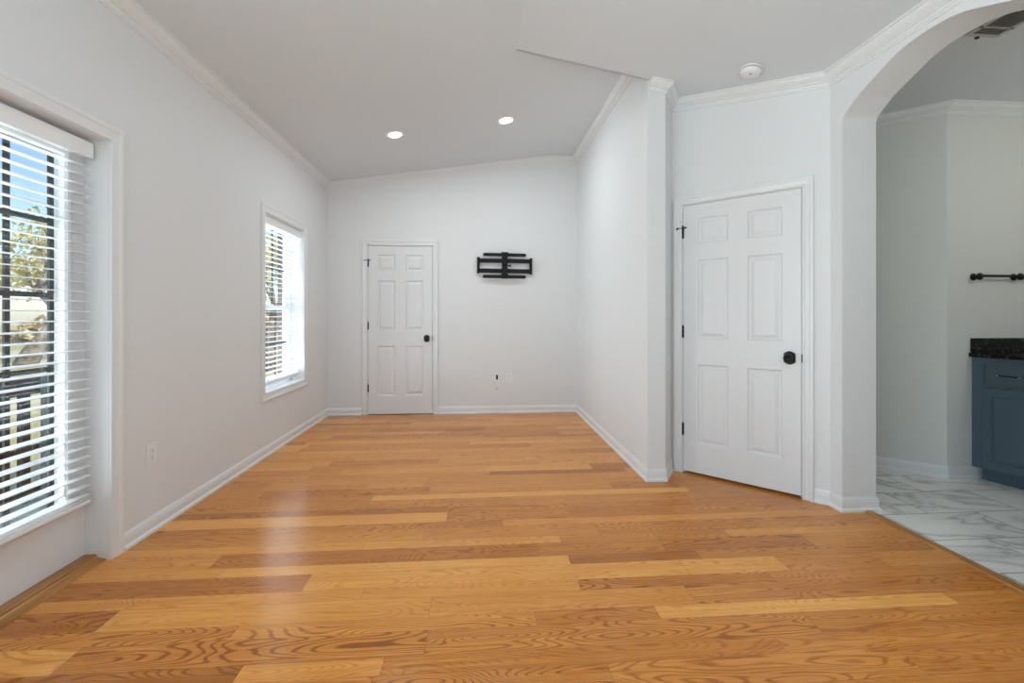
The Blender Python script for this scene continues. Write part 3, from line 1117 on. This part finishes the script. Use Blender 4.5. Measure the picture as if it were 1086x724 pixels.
obj('duct_shade', local(bm, cv), M['shadow_gap'], cv)
bm = bmesh.new()
box(bm, 2.765, 2.780, vy1 - 0.004, vy1 + 0.010, KZ - 0.016, KZ - 0.006)
obj('lever', local(bm, cv), M['black'], cv)

# ------------------------------------------------------------------ television mount on the far wall
tv = tag(empty('tv_mount', (0.314, YF, 1.81)), 'black folded television wall mount on the far wall', 'wall mount')
tv.rotation_euler = (0, math.radians(0.75), 0)


def rounded_bar(x0, x1, z0, z1, y0, y1):
    bm = bmesh.new()
    r = (z1 - z0) / 2
    zc = (z0 + z1) / 2
    pts = [(x0 + r + r * math.cos(a), zc + r * math.sin(a)) for a in [PI / 2 + PI * k / 10 for k in range(11)]]
    pts += [(x1 - r + r * math.cos(a), zc + r * math.sin(a)) for a in [-PI / 2 + PI * k / 10 for k in range(11)]]
    extrude_poly(bm, [(x, y0, z) for x, z in pts], (0, y1 - y0, 0))
    return bm


bp = M['blackplastic']
for z in (0.132, -0.136):
    obj('mounting_bar', rounded_bar(-0.268, 0.262, z - 0.020, z + 0.020, -0.062, -0.044), bp, tv, bevel=0.003)
for s in (-1, 1):
    bm = bmesh.new()
    xa = s * 0.322
    box(bm, xa - 0.016, xa + 0.016, -0.052, -0.0005, -0.096, 0.094)
    box(bm, xa - 0.017, xa + 0.017, -0.054, -0.046, -0.101, -0.090)
    box(bm, xa - 0.017, xa + 0.017, -0.054, -0.046, 0.088, 0.099)
    obj('side_bracket', bm, bp, tv, bevel=0.002)
for z0, z1 in ((0.036, 0.085), (-0.088, -0.038)):
    for s in (-1, 1):
        bm = bmesh.new()
        a, b = sorted((s * 0.306, s * 0.036))
        box(bm, a, b, -0.046, -0.016, z0, z1)
        ar = obj('folding_arm', bm, bp, tv, bevel=0.004)
for z0, z1 in ((0.004, 0.162), (-0.158, -0.004)):
    bm = bmesh.new()
    zi, zo = (z0, z1) if z0 > 0 else (z1, z0)
    sg = 1 if z0 > 0 else -1
    box(bm, -0.037, 0.034, -0.074, -0.040, z0, z1)
    box(bm, -0.047, 0.044, -0.078, -0.066, min(zo - sg * 0.050, zo), max(zo - sg * 0.050, zo))
    obj('tilt_head', bm, bp, tv, bevel=0.003)
bm = bmesh.new()
box(bm, -0.026, 0.024, -0.040, -0.0005, -0.11, 0.11)
obj('wall_plate', bm, bp, tv)
bm = bmesh.new()
tube(bm, [(0.030, -0.056, 0.000), (0.062, -0.056, 0.000)], 0.006, 10)
tube(bm, [(0.062, -0.056, 0.000), (0.074, -0.056, 0.000)], 0.013, 10)
obj('clamp_bolt', bm, bp, tv)


# ------------------------------------------------------------------ wall plates
def plate(name, loc, rotz, wd, ht, label, cat, duplex_at=(), slot_at=()):
    root = tag(empty(name, loc, rotz), label, cat)
    bm = bmesh.new()
    box(bm, -wd / 2, wd / 2, -0.006, -0.0003, -ht / 2, ht / 2)
    obj('cover_plate', bm, M['plastic'], root, bevel=0.003)
    for cx in duplex_at:
        for s in (-1, 1):
            bm = bmesh.new()
            pts = [(cx + 0.0165 * math.cos(a), max(-0.0125, min(0.0125, 0.0165 * math.sin(a)))) for a in [2 * PI * k / 28 for k in range(28)]]
            extrude_poly(bm, [(x, -0.0085, z + s * 0.0195) for x, z in pts], (0, 0.004, 0))
            rc = obj('receptacle', bm, M['plastic'], root)
            bm = bmesh.new()
            for dx, hh in ((-0.0062, 0.0042), (0.0062, 0.0034)):
                box(bm, cx + dx - 0.0011, cx + dx + 0.0011, -0.0088, -0.0084, s * 0.0195 + 0.003 - hh, s * 0.0195 + 0.003 + hh)
            lathe(bm, [(0.0026, 0), (0.0026, 0.0004)], 10, Matrix.Translation((cx, -0.0084, s * 0.0195 - 0.0075)) @ Matrix.Rotation(PI / 2, 4, 'X'))
            obj('slots', bm, M['slot'], rc)
        bm = bmesh.new()
        lathe(bm, [(0.0032, 0), (0.0032, 0.0012), (0.002, 0.0018), (0, 0.002)], 10, Matrix.Translation((cx, -0.006, 0)) @ Matrix.Rotation(PI / 2, 4, 'X'))
        obj('screw', bm, M['plastic'], root)
    for cx in slot_at:
        bm = bmesh.new()
        box(bm, cx - 0.0125, cx + 0.0125, -0.0068, -0.0058, -0.022, 0.036)  # dark patch stands for the shade inside the open slot
        obj('cable_slot_shade', bm, M['slot'], root)['label'] = 'dark patch painted as the shade in the open cable slot'
    return root


plate('electrical_outlet', (XL, 2.666, 0.432), PI / 2, 0.078, 0.122, 'white duplex outlet low on the left wall beside the glazed door', 'outlet', (0.0,))['group'] = 'duplex wall outlets'
plate('wall_plate', (0.250, YF, 0.434), 0, 0.122, 0.124, 'white double wall plate with a dark open slot on the far wall', 'wall plate', (0.024,), (-0.029,))
plate('electrical_outlet', (0.365, YF, 0.432), 0, 0.084, 0.126, 'white outlet immediately beside the slotted double plate on the far wall', 'outlet', (0.0,))['group'] = 'duplex wall outlets'
bm = bmesh.new()
lathe(bm, [(0.0095, 0), (0.0095, 0.003), (0.006, 0.005), (0, 0.0045)], 16, Matrix.Translation((0, -0.0003, 0)) @ Matrix.Rotation(PI / 2, 4, 'X'))
tag(obj('wall_anchor', bm, M['greyplastic'], loc=(0.221, YF, 0.302)), 'tiny grey wall anchor below the slotted double plate', 'wall anchor')


# ------------------------------------------------------------------ ceiling fixtures
def slope_matrix(x, y, zf, k):
    n = Vector((-k, 0, 1)).normalized()         # up normal of a ceiling z = k x
    q = Vector((0, 0, 1)).rotation_difference(n)
    return Matrix.Translation((x, y, zf(x))) @ q.to_matrix().to_4x4()


def recessed(x, y, zf, k, label, group):
    root = tag(empty('recessed_light', (x, y, zf(x))), label, 'ceiling light', group)
    root.matrix_world = slope_matrix(x, y, zf, k)
    bm = bmesh.new()
    lathe(bm, [(0.075, -0.0005), (0.098, -0.0005), (0.098, -0.003), (0.094, -0.007), (0.082, -0.010), (0.076, -0.008)], 40)
    obj('trim_ring', bm, M['plastic'], root, smooth=True)
    bm = bmesh.new()
    lathe(bm, [(0.076, -0.002), (0.076, -0.006), (0.060, -0.0085), (0.0, -0.0095)], 40)
    obj('lens', bm, M['lens'], root, smooth=True)
    d = bpy.data.lights.new('downlight', 'AREA')
    d.shape = 'DISK'
    d.size = 0.13
    d.energy = 8.8
    d.color = (0.88, 0.96, 1.0)
    L = bpy.data.objects.new('downlight', d)
    COL.objects.link(L)
    L.parent = root
    L.location = (0, 0, -0.013)
    return root


G = 'recessed lights in the sloped ceiling'
recessed(-0.80, 4.415, zA, 0.1425, 'lit round recessed light nearer the far window', G)
recessed(0.258, 4.370, zA, 0.1425, 'lit round recessed light near the ridge, above the wall mount', G)

sd = tag(empty('smoke_detector'), 'round white smoke detector on the ceiling above the closet door', 'smoke detector')
sd.matrix_world = slope_matrix(1.762, 2.835, zB, -0.186)
bm = bmesh.new()
lathe(bm, [(0.060, -0.0005), (0.060, -0.003), (0.068, -0.0035), (0.068, -0.010), (0.065, -0.013), (0.050, -0.0135)], 36)
obj('base', bm, M['plastic'], sd, smooth=False)
bm = bmesh.new()
lathe(bm, [(0.054, -0.0135), (0.054, -0.021)], 36)  # ring coloured dark for the shade between base and cover
obj('gap_shade_ring', bm, M['slot'], sd)
bm = bmesh.new()
lathe(bm, [(0.054, -0.0185), (0.062, -0.0185), (0.063, -0.026), (0.058, -0.037), (0.046, -0.046), (0.030, -0.049), (0, -0.050)], 36)
obj('cover', bm, M['plastic'], sd, smooth=True)
bm = bmesh.new()
lathe(bm, [(0.008, -0.0475), (0.008, -0.051), (0, -0.052)], 14, Matrix.Translation((-0.008, -0.020, 0)))
obj('test_button', bm, M['greyplastic'], sd)

# ------------------------------------------------------------------ outdoors
bm = bmesh.new()
box(bm, -90, -2.2, -40, 90, -0.9, -0.6)
structure(obj('ground', bm, M['ground']))
bm = bmesh.new()
box(bm, -3.25, -2.13, -1.0, 4.2, -0.30, -0.15)
structure(obj('deck', bm, M['deck']))

rl = tag(empty('deck_railing', (-3.1, 2.4, -0.15)), 'dark painted deck railing outside the glazed door', 'railing')
bm = bmesh.new()
box(bm, -3.16, -3.04, 0.2, 4.15, 0.735, 0.775)
obj('top_rail', local(bm, rl), M['railing'], rl)
bm = bmesh.new()
box(bm, -3.125, -3.085, 0.2, 4.15, 0.655, 0.735)
box(bm, -3.125, -3.085, 0.2, 4.15, -0.06, 0.02)
obj('rail_board', local(bm, rl), M['railing'], rl)
y = 0.33
while y < 4.1:
    bm = bmesh.new()
    box(bm, -3.080, -3.042, y - 0.026, y + 0.026, -0.06, 0.735)
    obj('baluster', local(bm, rl), M['railing'], rl)
    y += 0.165
for y in (0.2, 4.15):
    bm = bmesh.new()
    box(bm, -3.155, -3.055, y - 0.05, y + 0.05, -0.15, 0.85)
    obj('post', local(bm, rl), M['railing'], rl)


def tree(loc, h, spread, trunk_r, leaf_mat, seed, label, lean=(0.3, 0.1), leaves=1500, leaf=0.13, fork=0.30):
    rnd = random.Random(seed)
    root = tag(empty('tree', loc), label, 'tree', 'trees in the yard')
    wood, lf = bmesh.new(), bmesh.new()
    tips = []

    def limb(p, d, length, r, depth):
        pts, rad = [p], [r]
        n = 4
        for i in range(n):
            d = (d + Vector((rnd.uniform(-1, 1), rnd.uniform(-1, 1), rnd.uniform(-0.6, 0.8))) * 0.26).normalized()
            p = p + d * length / n
            pts.append(p)
            rad.append(r * (1 - 0.42 * (i + 1) / n))
        tube(wood, pts, rad, 8 if depth < 2 else 5)
        if depth >= 2:
            tips.extend(pts[1:])
        if depth < 4:
            for k in range(3 if depth < 3 else 2):
                a = rnd.uniform(0, 2 * PI)
                nd = (d * 0.75 + Vector((math.cos(a), math.sin(a), rnd.uniform(-0.05, 0.55))) * spread).normalized()
                limb(pts[-1] if k else pts[-2], nd, length * rnd.uniform(0.62, 0.86), rad[-1] * 0.80, depth + 1)
    limb(Vector((0, 0, -0.1)), Vector((lean[0], lean[1], 1)).normalized(), h * fork, trunk_r, 0)
    for _ in range(leaves):
        t = rnd.choice(tips)
        c = t + Vector((rnd.gauss(0, 1), rnd.gauss(0, 1), rnd.gauss(0, 0.8))) * h * 0.045
        u = Vector((rnd.uniform(-1, 1), rnd.uniform(-1, 1), rnd.uniform(-1, 1))).normalized()
        v = u.orthogonal().normalized()
        s = leaf * rnd.uniform(0.6, 1.3)
        lf.faces.new([lf.verts.new(c + a) for a in (u * s, v * s * 0.5, -u * s, -v * s * 0.5)])
    obj('trunk', wood, M['bark'], root, smooth=True)
    obj('foliage', lf, M[leaf_mat], root)
    return root


tree((-16.6, 17.9, -0.6), 6.6, 0.75, 0.34, 'leaf', 3, 'gnarled leaning tree seen through the glazed door', (0.45, 0.25), 1500, 0.11, 0.34)
tree((-25, 23, -0.6), 8.0, 0.7, 0.25, 'leaf', 8, 'yellow green tree standing behind the gnarled leaning tree', (0.1, 0.1), 1300, 0.14)
tree((-24.5, 31, -0.6), 8.5, 0.7, 0.25, 'leaf2', 21, 'russet tree far off beyond the deck railing', (0.0, 0.1), 1200, 0.15)
tree((-6.6, 15.0, -0.6), 6.2, 0.7, 0.20, 'leaf', 14, 'yellow leaved tree outside the framed window', (-0.1, 0.1), 1500, 0.11)
tree((-11.0, 25.0, -0.6), 7.0, 0.7, 0.22, 'leaf2', 33, 'russet tree farther out beyond the framed window', (0.1, 0.0), 1200, 0.14)

rnd = random.Random(77)
bm = bmesh.new()
for _ in range(9000):
    a = rnd.uniform(0.15, 1.35)
    r = rnd.uniform(44, 56)
    hh = 1.6 + 1.2 * math.sin(a * 23) + 1.0 * math.sin(a * 61 + 1)
    c = Vector((-math.sin(a) * r, math.cos(a) * r, -0.6 + max(0.0, hh) * rnd.random() ** 0.7))
    u = Vector((rnd.uniform(-1, 1), rnd.uniform(-1, 1), rnd.uniform(-1, 1))).normalized()
    v = u.orthogonal().normalized()
    s = rnd.uniform(0.25, 0.6)
    bm.faces.new([bm.verts.new(c + q) for q in (u * s, v * s * 0.6, -u * s, -v * s * 0.6)])
tl = obj('distant_foliage', bm, M['leaf2'])
tl['kind'] = 'stuff'
tag(tl, 'pale distant line of dry woods behind the yard', 'woods')
